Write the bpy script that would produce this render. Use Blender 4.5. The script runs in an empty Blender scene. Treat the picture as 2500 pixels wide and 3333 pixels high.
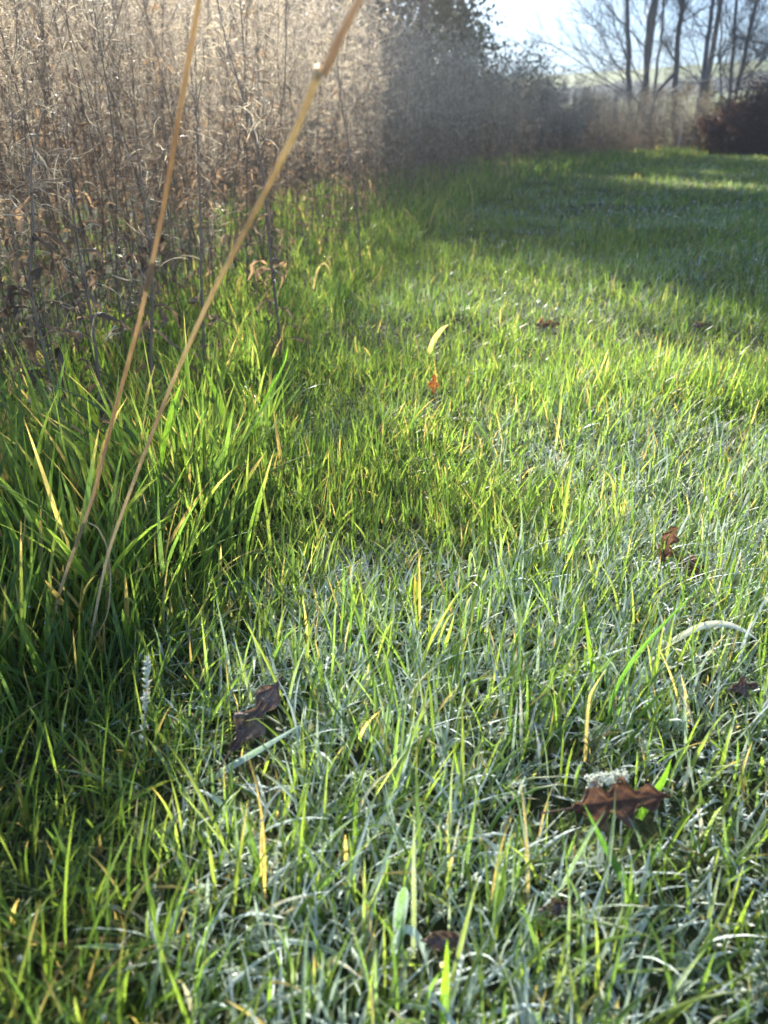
import bpy, math, random
import numpy as np
from mathutils import Vector, Matrix

# ------------------------------------------------------------------ camera / world / sun / exposure
SC = bpy.context.scene
COL = SC.collection
rng = np.random.default_rng(7)
random.seed(7)

CAM_H = 0.5
PITCH = math.radians(26.3)
SUN_AZ = math.radians(-13.0)      # left of straight ahead
SUN_EL = math.radians(27.0)
SUN_STRENGTH = 5.0
SKY_STRENGTH = 0.061
EXPOSURE = 1.95

cam_d = bpy.data.cameras.new('camera')
cam = bpy.data.objects.new('camera', cam_d)
COL.objects.link(cam)
cam.location = (0, 0, CAM_H)
cam.rotation_euler = (math.radians(90) - PITCH, 0, 0)
cam_d.sensor_fit = 'VERTICAL'
cam_d.sensor_height = 36.0
cam_d.lens = 27.0
cam_d.clip_start = 0.02
cam_d.clip_end = 3000
cam_d.dof.use_dof = True
cam_d.dof.focus_distance = 0.98
cam_d.dof.aperture_fstop = 6.5
SC.camera = cam
SC.view_settings.view_transform = 'Standard'
SC.view_settings.look = 'None'
SC.view_settings.gamma = 1.0
SC.view_settings.exposure = EXPOSURE
try:
    SC.cycles.max_bounces = 8
    SC.cycles.transparent_max_bounces = 6
    SC.cycles.volume_bounces = 0
except Exception:
    pass

world = bpy.data.worlds.new("World")
SC.world = world
world.use_nodes = True
wn, wl = world.node_tree.nodes, world.node_tree.links
wn.clear()
w_out = wn.new('ShaderNodeOutputWorld')
w_bg = wn.new('ShaderNodeBackground')
w_bg.inputs['Strength'].default_value = SKY_STRENGTH
w_sky = wn.new('ShaderNodeTexSky')
w_sky.sky_type = 'NISHITA'
w_sky.sun_disc = False
w_sky.sun_elevation = SUN_EL
w_sky.sun_rotation = SUN_AZ
w_sky.dust_density = 0.1
w_sky.ozone_density = 1.6
w_tc = wn.new('ShaderNodeTexCoord')
w_map = wn.new('ShaderNodeMapping')
w_map.inputs['Scale'].default_value = (1.6, 1.6, 7.0)
w_map.inputs['Rotation'].default_value = (0.12, 0.25, 0.4)
w_noise = wn.new('ShaderNodeTexNoise')
w_noise.inputs['Scale'].default_value = 2.4
w_noise.inputs['Detail'].default_value = 7
w_noise.inputs['Roughness'].default_value = 0.62
w_ramp = wn.new('ShaderNodeValToRGB')
w_ramp.color_ramp.elements[0].position = 0.42
w_ramp.color_ramp.elements[0].color = (0, 0, 0, 1)
w_ramp.color_ramp.elements[1].position = 0.72
w_ramp.color_ramp.elements[1].color = (0.75, 0.75, 0.75, 1)
w_mix = wn.new('ShaderNodeMixRGB')
w_mix.inputs['Color2'].default_value = (5.0, 5.3, 5.6, 1)     # thin high cloud, in the sky's own units
wl.new(w_tc.outputs['Generated'], w_map.inputs['Vector'])
wl.new(w_map.outputs['Vector'], w_noise.inputs['Vector'])
wl.new(w_noise.outputs['Fac'], w_ramp.inputs['Fac'])
wl.new(w_ramp.outputs['Color'], w_mix.inputs['Fac'])
wl.new(w_sky.outputs['Color'], w_mix.inputs['Color1'])
w_tint = wn.new('ShaderNodeMixRGB'); w_tint.blend_type = 'MULTIPLY'; w_tint.inputs['Fac'].default_value = 1.0
w_tint.inputs['Color2'].default_value = (0.66, 0.80, 1.0, 1)      # cold clear winter sky
wl.new(w_mix.outputs['Color'], w_tint.inputs['Color1'])
wl.new(w_tint.outputs['Color'], w_bg.inputs['Color'])
wl.new(w_bg.outputs['Background'], w_out.inputs['Surface'])

sun_d = bpy.data.lights.new('sun', 'SUN')
sun_d.energy = SUN_STRENGTH
sun_d.angle = math.radians(0.5)
sun_d.color = (1.0, 0.93, 0.81)
sun = bpy.data.objects.new('sun', sun_d)
COL.objects.link(sun)
SUNV = Vector((math.sin(SUN_AZ) * math.cos(SUN_EL), math.cos(SUN_AZ) * math.cos(SUN_EL), math.sin(SUN_EL)))
sun.rotation_euler = SUNV.to_track_quat('Z', 'Y').to_euler()

# ------------------------------------------------------------------ helpers
def P(px, py, d):
    """place seen at a pixel of the 2500x3333 photo, d metres deep -> world point"""
    u = (px - 1250) / 2500.0
    v = (1666.5 - py) / 2500.0
    return np.array([u * d, d * (math.cos(PITCH) + v * math.sin(PITCH)),
                     CAM_H + d * (-math.sin(PITCH) + v * math.cos(PITCH))])

def G(px, py, z=0.0):
    """ground point under a pixel"""
    r = P(px, py, 1.0) - np.array([0, 0, CAM_H])
    d = (z - CAM_H) / r[2]
    p = P(px, py, d)
    return p

# smooth value noise in numpy
_perm = np.random.default_rng(3).random((256, 256))
def vnoise(x, y):
    x = np.asarray(x, float); y = np.asarray(y, float)
    xi = np.floor(x).astype(int); yi = np.floor(y).astype(int)
    fx = x - xi; fy = y - yi
    fx = fx * fx * (3 - 2 * fx); fy = fy * fy * (3 - 2 * fy)
    a = _perm[xi % 256, yi % 256]; b = _perm[(xi + 1) % 256, yi % 256]
    c = _perm[xi % 256, (yi + 1) % 256]; d = _perm[(xi + 1) % 256, (yi + 1) % 256]
    return (a * (1 - fx) + b * fx) * (1 - fy) + (c * (1 - fx) + d * fx) * fy

def fnoise(x, y, o=3):
    s = 0; a = 1; t = 0
    for k in range(o):
        s = s + a * vnoise(x * 2 ** k + 17 * k, y * 2 ** k + 31 * k); t += a; a *= 0.5
    return s / t

def sstep(a, b, x):
    t = np.clip((np.asarray(x, float) - a) / (b - a), 0, 1)
    return t * t * (3 - 2 * t)

# edge of the tall weeds: everything left of this line
EY = np.array([-1.0, 0.3, 0.6, 1.0, 1.6, 2.4, 3.5, 5.5, 8.0, 11.7, 17.0, 21.5, 23.0, 27.0])
EX = np.array([-0.75, -0.75, -0.66, -0.60, -0.46, -0.28, -0.08, 0.22, 0.85, 2.0, 4.6, 8.3, 8.6, 8.6])
def edge_x(y):
    return np.interp(y, EY, EX)

def turf_edge(y):
    # the mown turf starts a little way out from the weeds; long tussocks fill the strip between
    y = np.asarray(y, float)
    t = np.interp(y, [.2, .35, .5, .75, 1.0, 1.3, 1.6, 1.9], [-.66, -.52, -.41, -.33, -.30, -.33, -.40, -.44])
    return np.where(y < 1.9, np.maximum(edge_x(y), t), edge_x(y))

def ground_z(x, y):
    x = np.asarray(x, float); y = np.asarray(y, float)
    near = 0.05 * (fnoise(x * 1.3 + 5, y * 1.3 + 9, 3) - 0.5) * sstep(0.0, 1.0, np.abs(y) + 1)
    r = np.hypot(x, y)
    # field rising to a low hill far beyond the trees, higher towards the right
    ang = np.arctan2(x, np.maximum(y, 0.1))
    hh = 12.5 + 3.5 * sstep(0.10, 0.55, ang) - 3.0 * sstep(0.0, 0.6, -ang)
    hill = hh * sstep(45, 235, r) * (y > 0) + 0.9 * (fnoise(x * .02, y * .02, 2) - .5) * sstep(45, 100, r)
    bank = 0.05 * sstep(0.0, 0.7, edge_x(y) - x) * (r < 40)
    return near * (1 - sstep(20, 40, r)) + hill + bank

def mesh_obj(name, V, F, mats, parent=None, attrs=None, smooth=True, mat_idx=None):
    """V (n,3) array; F (m,k) int array or list of such arrays"""
    me = bpy.data.meshes.new(name)
    V = np.asarray(V, np.float32)
    Fs = [np.asarray(f, np.int32) for f in (F if isinstance(F, list) else [F]) if len(f)]
    loops = np.concatenate([f.ravel() for f in Fs])
    totals = np.concatenate([np.full(len(f), f.shape[1], np.int32) for f in Fs])
    starts = np.concatenate([[0], np.cumsum(totals)[:-1]]).astype(np.int32)
    me.vertices.add(len(V)); me.vertices.foreach_set('co', V.ravel())
    me.loops.add(len(loops)); me.loops.foreach_set('vertex_index', loops)
    me.polygons.add(len(totals))
    me.polygons.foreach_set('loop_start', starts)
    me.polygons.foreach_set('loop_total', totals)
    me.polygons.foreach_set('use_smooth', np.full(len(totals), smooth, bool))
    if not isinstance(mats, (list, tuple)): mats = [mats]
    for m in mats: me.materials.append(m)
    if mat_idx is not None: me.polygons.foreach_set('material_index', np.asarray(mat_idx, np.int32))
    me.update(calc_edges=True)
    for k, a in (attrs or {}).items():
        a = np.asarray(a, np.float32)
        if a.ndim == 1:
            at = me.attributes.new(k, 'FLOAT', 'POINT'); at.data.foreach_set('value', a)
        elif a.shape[1] == 4:
            at = me.attributes.new(k, 'FLOAT_COLOR', 'POINT'); at.data.foreach_set('color', a.ravel())
        else:
            at = me.attributes.new(k, 'FLOAT_VECTOR', 'POINT'); at.data.foreach_set('vector', a.ravel())
    o = bpy.data.objects.new(name, me)
    COL.objects.link(o)
    if parent: o.parent = parent
    return o

def tag(o, label=None, cat=None, group=None, kind=None):
    if label: o['label'] = label
    if cat: o['category'] = cat
    if group: o['group'] = group
    if kind: o['kind'] = kind
    return o

def empty(name, loc, label, cat, group=None, rz=0.0, scale=1.0):
    o = bpy.data.objects.new(name, None)
    o.empty_display_size = 0.05
    COL.objects.link(o)
    o.location = [float(a) for a in loc]; o.rotation_euler = (0, 0, rz); o.scale = (scale,) * 3
    return tag(o, label, cat, group)

class MB:
    """collects tubes and ribbons"""
    def __init__(s): s.V = []; s.Q = []; s.T = []; s.n = 0; s.A = []
    def add(s, V, Q=None, T=None, a=0.0):
        V = np.asarray(V, float)
        s.V.append(V)
        if Q is not None and len(Q): s.Q.append(np.asarray(Q, int) + s.n)
        if T is not None and len(T): s.T.append(np.asarray(T, int) + s.n)
        s.A.append(np.full(len(V), a) if np.isscalar(a) else np.asarray(a))
        s.n += len(V)
    def tube(s, pts, rad, sides=5, a=0.0):
        pts = np.asarray(pts, float); n = len(pts)
        rad = np.broadcast_to(rad, (n,)) if np.ndim(rad) == 0 else np.asarray(rad)
        tg = np.gradient(pts, axis=0); tg /= np.linalg.norm(tg, axis=1, keepdims=True) + 1e-9
        ref = np.array([0.3, 0.2, 1.0]) if abs(tg[0][2]) < 0.8 else np.array([1.0, 0.2, 0.1])
        A = np.cross(tg, ref); A /= np.linalg.norm(A, axis=1, keepdims=True) + 1e-9
        B = np.cross(tg, A)
        th = np.arange(sides) * 2 * math.pi / sides
        ring = (A[:, None] * np.cos(th)[None, :, None] + B[:, None] * np.sin(th)[None, :, None]) * rad[:, None, None] + pts[:, None]
        i = np.arange(n - 1)[:, None] * sides; j = np.arange(sides)[None]; k = (np.arange(sides)[None] + 1) % sides
        Q = np.stack([i + j, i + k, i + sides + k, i + sides + j], -1).reshape(-1, 4)
        s.add(ring.reshape(-1, 3), Q, a=a)
    def ribbon(s, pts, w, side, a=0.0):
        pts = np.asarray(pts, float); n = len(pts)
        w = np.broadcast_to(w, (n,)); side = np.asarray(side, float)
        if side.ndim == 1: side = np.broadcast_to(side, (n, 3))
        V = np.stack([pts - side * w[:, None] / 2, pts + side * w[:, None] / 2], 1).reshape(-1, 3)
        i = np.arange(n - 1) * 2
        s.add(V, np.stack([i, i + 1, i + 3, i + 2], -1), a=a)
    def arrays(s):
        return (np.concatenate(s.V), np.concatenate(s.Q) if s.Q else np.zeros((0, 4), int),
                np.concatenate(s.T) if s.T else np.zeros((0, 3), int), np.concatenate(s.A))
    def build(s, name, mat, parent=None, smooth=True):
        V, Q, T, A = s.arrays()
        return mesh_obj(name, V, [Q, T], mat, parent, {'var': A}, smooth)

def copy_thing(root, loc, rz, scale, label=None):
    r = root.copy(); COL.objects.link(r)
    r.location = [float(a) for a in loc]; r.rotation_euler = rz; r.scale = scale
    if label: r['label'] = label
    for ch in root.children:
        c = ch.copy(); COL.objects.link(c); c.parent = r
    return r

# ------------------------------------------------------------------ materials
def new_mat(name):
    m = bpy.data.materials.new(name); m.use_nodes = True
    nt = m.node_tree; nt.nodes.clear()
    out = nt.nodes.new('ShaderNodeOutputMaterial')
    return m, nt, nt.nodes, nt.links, out

def nd(ns, t, **kw):
    n = ns.new(t)
    for k, v in kw.items():
        if k in n.inputs: n.inputs[k].default_value = v
        else: setattr(n, k, v)
    return n

def math_n(ns, ls, op, a, b=None, clamp=False):
    n = ns.new('ShaderNodeMath'); n.operation = op; n.use_clamp = clamp
    for i, v in enumerate((a, b)):
        if v is None: continue
        if isinstance(v, (int, float)): n.inputs[i].default_value = v
        else: ls.new(v, n.inputs[i])
    return n.outputs[0]

def mixc(ns, ls, f, a, b, bt='MIX'):
    n = ns.new('ShaderNodeMixRGB'); n.blend_type = bt
    for i, v in enumerate((f, a, b)):
        if isinstance(v, (int, float)): n.inputs[i].default_value = v
        elif isinstance(v, tuple): n.inputs[i].default_value = v
        else: ls.new(v, n.inputs[i])
    return n.outputs[0]

def blade_material(name, trans=0.5, frost_scale=900.0, rough=0.38, tgain=(2.75, 2.7, 1.25)):
    """grass: colour, frost and dry tips are stored per blade; thin leaf lets the sun through"""
    m, nt, ns, ls, out = new_mat(name)
    col = nd(ns, 'ShaderNodeAttribute', attribute_name='col')
    fr = nd(ns, 'ShaderNodeAttribute', attribute_name='frost')
    uv = nd(ns, 'ShaderNodeAttribute', attribute_name='buv')
    sep = ns.new('ShaderNodeSeparateXYZ'); ls.new(uv.outputs['Vector'], sep.inputs[0])
    tc = ns.new('ShaderNodeTexCoord')
    # lengthwise veins
    vein = math_n(ns, ls, 'SINE', math_n(ns, ls, 'MULTIPLY', sep.outputs['X'], 16.0))
    vein = math_n(ns, ls, 'MULTIPLY_ADD', vein, 0.12); vein.node.inputs[2].default_value = 1.0
    base = mixc(ns, ls, 1.0, col.outputs['Color'], vein, 'MULTIPLY')
    n1 = nd(ns, 'ShaderNodeTexNoise', Scale=90.0, Detail=3.0)
    ls.new(tc.outputs['Object'], n1.inputs['Vector'])
    blot = math_n(ns, ls, 'MULTIPLY_ADD', n1.outputs['Fac'], 0.9); blot.node.inputs[2].default_value = 0.55
    base = mixc(ns, ls, 1.0, base, blot, 'MULTIPLY')
    # frost: crystals, thicker along the edges
    n2 = nd(ns, 'ShaderNodeTexNoise', Scale=frost_scale, Detail=2.0, Roughness=0.7)
    ls.new(tc.outputs['Object'], n2.inputs['Vector'])
    n3 = nd(ns, 'ShaderNodeTexNoise', Scale=55.0, Detail=2.0)
    ls.new(tc.outputs['Object'], n3.inputs['Vector'])
    edge = math_n(ns, ls, 'POWER', math_n(ns, ls, 'ABSOLUTE', sep.outputs['X']), 2.5)
    f = math_n(ns, ls, 'ADD', math_n(ns, ls, 'MULTIPLY', edge, 0.55), math_n(ns, ls, 'MULTIPLY', n2.outputs['Fac'], 1.5))
    f = math_n(ns, ls, 'ADD', f, math_n(ns, ls, 'MULTIPLY', n3.outputs['Fac'], 0.8))
    f = math_n(ns, ls, 'ADD', f, math_n(ns, ls, 'MULTIPLY', fr.outputs['Fac'], 1.5))
    f = math_n(ns, ls, 'SUBTRACT', f, 2.0)
    f = math_n(ns, ls, 'MULTIPLY', f, 2.2, clamp=True)
    gate = math_n(ns, ls, 'MULTIPLY', fr.outputs['Fac'], 1.6, clamp=True)
    f = math_n(ns, ls, 'MULTIPLY', math_n(ns, ls, 'MULTIPLY', f, gate, clamp=True), 0.82)
    pr = nd(ns, 'ShaderNodeBsdfPrincipled', Roughness=rough)
    pr.inputs['Specular IOR Level'].default_value = 0.42
    ls.new(base, pr.inputs['Base Color'])
    bump = nd(ns, 'ShaderNodeBump', Strength=0.8, Distance=0.0005)
    ls.new(n2.outputs['Fac'], bump.inputs['Height'])
    tr = ns.new('ShaderNodeBsdfTranslucent')
    ls.new(mixc(ns, ls, 1.0, base, (tgain[0], tgain[1], tgain[2], 1), 'MULTIPLY'), tr.inputs['Color'])
    mx = nd(ns, 'ShaderNodeMixShader'); mx.inputs[0].default_value = trans
    ls.new(pr.outputs[0], mx.inputs[1]); ls.new(tr.outputs[0], mx.inputs[2])
    fp = nd(ns, 'ShaderNodeBsdfPrincipled', Roughness=0.32)
    fp.inputs['Base Color'].default_value = (0.74, 0.84, 0.84, 1)
    fp.inputs['Specular IOR Level'].default_value = 0.6
    ls.new(bump.outputs[0], fp.inputs['Normal'])
    ft = ns.new('ShaderNodeBsdfTranslucent'); ft.inputs['Color'].default_value = (0.62, 0.70, 0.66, 1)
    fm = nd(ns, 'ShaderNodeMixShader'); fm.inputs[0].default_value = 0.3
    ls.new(fp.outputs[0], fm.inputs[1]); ls.new(ft.outputs[0], fm.inputs[2])
    mx2 = ns.new('ShaderNodeMixShader')
    ls.new(f, mx2.inputs[0]); ls.new(mx.outputs[0], mx2.inputs[1]); ls.new(fm.outputs[0], mx2.inputs[2])
    ls.new(mx2.outputs[0], out.inputs['Surface'])
    return m

def dry_material(name, c1, c2, c3, trans=0.35, scale=60.0, rough=0.6, tg=1.8, frost=0.0, spec=0.3):
    m, nt, ns, ls, out = new_mat(name)
    tc = ns.new('ShaderNodeTexCoord')
    var = nd(ns, 'ShaderNodeAttribute', attribute_name='var')
    oi = ns.new('ShaderNodeObjectInfo')
    n1 = nd(ns, 'ShaderNodeTexNoise', Scale=scale, Detail=4.0, Roughness=0.65)
    ls.new(tc.outputs['Object'], n1.inputs['Vector'])
    s = math_n(ns, ls, 'ADD', math_n(ns, ls, 'MULTIPLY', n1.outputs['Fac'], 0.9),
               math_n(ns, ls, 'MULTIPLY', var.outputs['Fac'], 0.75))
    s = math_n(ns, ls, 'ADD', s, math_n(ns, ls, 'MULTIPLY', oi.outputs['Random'], 0.22))
    s = math_n(ns, ls, 'SUBTRACT', s, 0.38)
    rp = ns.new('ShaderNodeValToRGB')
    e = rp.color_ramp.elements
    e[0].position = 0.1; e[0].color = (*c1, 1)
    e[1].position = 0.9; e[1].color = (*c3, 1)
    q = e.new(0.5); q.color = (*c2, 1)
    ls.new(s, rp.inputs[0])
    colr = rp.outputs[0]
    if frost > 0:
        n2 = nd(ns, 'ShaderNodeTexNoise', Scale=420.0, Detail=3.0, Roughness=0.75)
        ls.new(tc.outputs['Object'], n2.inputs['Vector'])
        ff = math_n(ns, ls, 'MULTIPLY', math_n(ns, ls, 'SUBTRACT', n2.outputs['Fac'], 0.62 - 0.2 * frost), 5.0, clamp=True)
        ff = math_n(ns, ls, 'MULTIPLY', ff, frost)
        colr = mixc(ns, ls, ff, colr, (0.72, 0.80, 0.86, 1))
    pr = nd(ns, 'ShaderNodeBsdfPrincipled', Roughness=rough)
    pr.inputs['Specular IOR Level'].default_value = spec
    ls.new(colr, pr.inputs['Base Color'])
    bump = nd(ns, 'ShaderNodeBump', Strength=0.5, Distance=0.001)
    ls.new(n1.outputs['Fac'], bump.inputs['Height']); ls.new(bump.outputs[0], pr.inputs['Normal'])
    if trans > 0:
        tr = ns.new('ShaderNodeBsdfTranslucent')
        ls.new(mixc(ns, ls, 1.0, colr, (tg * 1.1, tg, tg * 0.75, 1), 'MULTIPLY'), tr.inputs['Color'])
        mx = nd(ns, 'ShaderNodeMixShader'); mx.inputs[0].default_value = trans
        ls.new(pr.outputs[0], mx.inputs[1]); ls.new(tr.outputs[0], mx.inputs[2])
        ls.new(mx.outputs[0], out.inputs['Surface'])
    else:
        ls.new(pr.outputs[0], out.inputs['Surface'])
    return m

M = {}
M['grass'] = blade_material('grass_blades', 0.55)
M['grass_far'] = blade_material('grass_blades_distant', 0.5, 60.0, 0.5)
M['moss'] = blade_material('moss_leaves', 0.4, 700.0, 0.5, (1.8, 1.6, 1.0))
M['stem'] = dry_material('dry_stem_bark', (0.085, 0.06, 0.043), (0.20, 0.145, 0.105), (0.38, 0.29, 0.21), 0.0, 40, 0.5)
M['pod'] = dry_material('split_pod', (0.17, 0.147, 0.132), (0.37, 0.328, 0.292), (0.70, 0.65, 0.58), 0.42, 30, 0.45, 1.4)
M['fluff'] = dry_material('seed_fluff', (0.6, 0.56, 0.5), (0.75, 0.72, 0.66), (0.85, 0.83, 0.8), 0.5, 30, 0.7, 1.1)
M['wither'] = dry_material('withered_leaf', (0.12, 0.09, 0.075), (0.23, 0.18, 0.15), (0.40, 0.28, 0.19), 0.38, 26, 0.6, 1.9)
M['straw'] = dry_material('straw_stalk', (0.33, 0.22, 0.13), (0.50, 0.37, 0.23), (0.68, 0.56, 0.38), 0.3, 50, 0.45, 1.5)
M['far_leaf'] = dry_material('hedgerow_leaf', (0.03, 0.032, 0.015), (0.055, 0.06, 0.025), (0.10, 0.10, 0.035), 0.2, 3, 0.6, 1.3)
M['straw_pale'] = dry_material('pale_straw_stalk', (0.33, 0.25, 0.16), (0.50, 0.41, 0.29), (0.72, 0.64, 0.48), 0.35, 50, 0.4, 1.3)
M['oak'] = dry_material('brown_oak_leaf', (0.05, 0.026, 0.020), (0.10, 0.052, 0.038), (0.19, 0.12, 0.09), 0.3, 45, 0.5, 1.8, 0.2)
M['oak_orange'] = dry_material('orange_leaf', (0.16, 0.06, 0.025), (0.30, 0.12, 0.04), (0.46, 0.22, 0.08), 0.4, 45, 0.5, 1.6)
M['oak_dark'] = dry_material('dark_wet_leaf', (0.05, 0.03, 0.024), (0.11, 0.072, 0.06), (0.22, 0.15, 0.13), 0.2, 45, 0.35, 1.6, 0.35, 0.5)
M['ice'] = dry_material('frost_crust', (0.6, 0.72, 0.78), (0.75, 0.84, 0.88), (0.9, 0.94, 0.96), 0.45, 500, 0.25, 1.0, 0, 0.7)
M['bark'] = dry_material('smooth_grey_bark', (0.035, 0.033, 0.032), (0.08, 0.073, 0.07), (0.17, 0.155, 0.15), 0.0, 9, 0.7)
M['twig'] = dry_material('dark_twig', (0.035, 0.026, 0.022), (0.065, 0.047, 0.04), (0.12, 0.085, 0.07), 0.0, 12, 0.6)
M['pale_wood'] = dry_material('pale_dead_wood', (0.35, 0.26, 0.17), (0.55, 0.43, 0.3), (0.7, 0.58, 0.42), 0.0, 25, 0.6)
M['needle'] = dry_material('evergreen_leaf', (0.018, 0.028, 0.012), (0.04, 0.06, 0.025), (0.07, 0.09, 0.04), 0.25, 3, 0.5, 1.8)
M['beech'] = dry_material('copper_beech_leaf', (0.04, 0.018, 0.013), (0.085, 0.036, 0.025), (0.17, 0.08, 0.05), 0.3, 3, 0.5, 1.8)
M['scrub'] = dry_material('scrub_leaf', (0.06, 0.045, 0.03), (0.12, 0.09, 0.055), (0.2, 0.17, 0.08), 0.35, 3, 0.5, 1.8)

def drop_mat():
    m, nt, ns, ls, out = new_mat('dew')
    pr = nd(ns, 'ShaderNodeBsdfPrincipled', Roughness=0.03, IOR=1.33)
    pr.inputs['Transmission Weight'].default_value = 0.85
    pr.inputs['Base Color'].default_value = (0.97, 0.99, 1, 1)
    ls.new(pr.outputs[0], out.inputs['Surface'])
    return m
M['dew'] = drop_mat()

def ground_mat():
    m, nt, ns, ls, out = new_mat('turf_soil_and_fields')
    geo = ns.new('ShaderNodeNewGeometry')
    ln = ns.new('ShaderNodeVectorMath'); ln.operation = 'LENGTH'
    ls.new(geo.outputs['Position'], ln.inputs[0])
    # soil and thatch under the near turf, pasture beyond the hedge
    n1 = nd(ns, 'ShaderNodeTexNoise', Scale=30.0, Detail=6.0); ls.new(geo.outputs['Position'], n1.inputs['Vector'])
    n2 = nd(ns, 'ShaderNodeTexNoise', Scale=0.08, Detail=6.0, Roughness=0.6); ls.new(geo.outputs['Position'], n2.inputs['Vector'])
    r1 = ns.new('ShaderNodeValToRGB'); e = r1.color_ramp.elements
    e[0].position = 0.3; e[0].color = (0.018, 0.022, 0.010, 1); e[1].position = 0.75; e[1].color = (0.06, 0.075, 0.03, 1)
    ls.new(n1.outputs['Fac'], r1.inputs[0])
    r2 = ns.new('ShaderNodeValToRGB'); e = r2.color_ramp.elements
    e[0].position = 0.3; e[0].color = (0.10, 0.14, 0.012, 1); e[1].position = 0.7; e[1].color = (0.23, 0.26, 0.02, 1)
    ls.new(n2.outputs['Fac'], r2.inputs[0])
    mr = nd(ns, 'ShaderNodeMapRange'); mr.inputs['From Min'].default_value = 22; mr.inputs['From Max'].default_value = 45
    ls.new(ln.outputs['Value'], mr.inputs['Value'])
    c = mixc(ns, ls, mr.outputs[0], r1.outputs[0], r2.outputs[0])
    pr = nd(ns, 'ShaderNodeBsdfPrincipled', Roughness=0.9); ls.new(c, pr.inputs['Base Color'])
    pr.inputs['Specular IOR Level'].default_value = 0.15
    bump = nd(ns, 'ShaderNodeBump', Strength=0.6, Distance=0.01); ls.new(n1.outputs['Fac'], bump.inputs['Height'])
    ls.new(bump.outputs[0], pr.inputs['Normal'])
    ls.new(pr.outputs[0], out.inputs['Surface'])
    return m
M['ground'] = ground_mat()

# ------------------------------------------------------------------ ground: one sheet, fine near the camera, out to the hill
def build_ground():
    def axis(n, near, far, p):
        t = np.linspace(-1, 1, n)
        return np.sign(t) * (near * np.abs(t) + (far - near) * np.abs(t) ** p)
    ax = axis(321, 9, 900, 6); ay = axis(321, 9, 900, 6)
    X, Y = np.meshgrid(ax, ay, indexing='ij')
    Z = ground_z(X, Y)
    V = np.stack([X, Y, Z], -1).reshape(-1, 3)
    n = 321
    i = np.arange(n - 1)[:, None] * n + np.arange(n - 1)[None]
    F = np.stack([i, i + n, i + n + 1, i + 1], -1).reshape(-1, 4)
    o = mesh_obj('ground', V, F, M['ground'])
    tag(o, 'grassy ground rising far off to a sunlit green hill', 'ground', kind='structure')
build_ground()

# ------------------------------------------------------------------ grass blades (vectorised)
def blade_arrays(root, length, width, lean0, bend, az, twist, seg=5, fold=True, col=None, frost=None,
                 tipdry=None, drift=None, pointed=2.2):
    N = len(root)
    t = np.linspace(0, 1, seg + 1)
    ang = lean0[:, None] + bend[:, None] * t[None] ** 1.2          # from vertical
    azz = az[:, None] + (drift[:, None] * t[None] if drift is not None else 0)
    dx = np.sin(ang) * np.cos(azz); dy = np.sin(ang) * np.sin(azz); dz = np.cos(ang)
    D = np.stack([dx, dy, dz], -1)
    step = length[:, None, None] / seg
    C = np.concatenate([np.zeros((N, 1, 3)), np.cumsum((D[:, :-1] + D[:, 1:]) * 0.5 * step, axis=1)], 1) + root[:, None]
    azm = az[:, None] + math.pi / 2 + twist[:, None] * (0.4 + t[None])
    side = np.stack([np.cos(azm), np.sin(azm), np.zeros_like(azm)], -1)
    side = side - D * np.sum(side * D, -1, keepdims=True)
    side /= np.linalg.norm(side, axis=-1, keepdims=True) + 1e-9
    prof = (0.62 + 0.38 * np.sin(np.clip(t * 2.2, 0, math.pi / 2))) * np.clip(1 - t ** pointed, 0.03, 1)
    w = width[:, None] * prof[None]
    Lf = C - side * w[..., None] / 2; Rt = C + side * w[..., None] / 2
    if fold:
        nrm = np.cross(D, side)
        Md = C + nrm * (w[..., None] * 0.22)
        V = np.stack([Lf, Md, Rt], 2); k = 3; across = np.array([-1, 0, 1.0])
    else:
        V = np.stack([Lf, Rt], 2); k = 2; across = np.array([-1, 1.0])
    V = V.reshape(-1, 3)
    base = (np.arange(N) * (seg + 1) * k)[:, None, None]
    i = (np.arange(seg) * k)[None, :, None]; j = np.arange(k - 1)[None, None]
    a = base + i + j
    F = np.stack([a, a + 1, a + 1 + k, a + k], -1).reshape(-1, 4)
    nv = (seg + 1) * k
    T = np.broadcast_to(np.repeat(t, k)[None], (N, nv))
    A = np.broadcast_to(np.tile(across, seg + 1)[None], (N, nv))
    colv = np.repeat(col[:, None], nv, 1).copy()
    if tipdry is not None:
        straw = np.array([0.36, 0.28, 0.16])
        f = np.clip((T - (1 - tipdry[:, None])) / 0.12, 0, 1)[..., None]
        colv = colv * (1 - f) + straw * f
    # paler, yellower sheath at the base
    f = np.clip(0.22 - T, 0, 1)[..., None] * 2.2
    colv = colv * (1 - f) + np.array([0.20, 0.24, 0.09]) * f
    frv = np.repeat(frost[:, None], nv, 1)
    buv = np.stack([A, T, np.broadcast_to(rng.random((N, 1)), (N, nv))], -1)
    return V, F, colv.reshape(-1, 3), frv.reshape(-1), buv.reshape(-1, 3), C

def emit(name, parts, mat, label, cat, kind='stuff'):
    Vs, Fs, cs, fs, us = [], [], [], [], []; n = 0
    for V, F, c, f, u in parts:
        Vs.append(V); Fs.append(F + n); cs.append(c); fs.append(f); us.append(u); n += len(V)
    c = np.concatenate(cs); c = np.concatenate([c, np.ones((len(c), 1))], 1)
    o = mesh_obj(name, np.concatenate(Vs), np.concatenate(Fs), mat, None,
                 {'col': c, 'frost': np.concatenate(fs), 'buv': np.concatenate(us)})
    return tag(o, label, cat, kind=kind)

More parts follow.
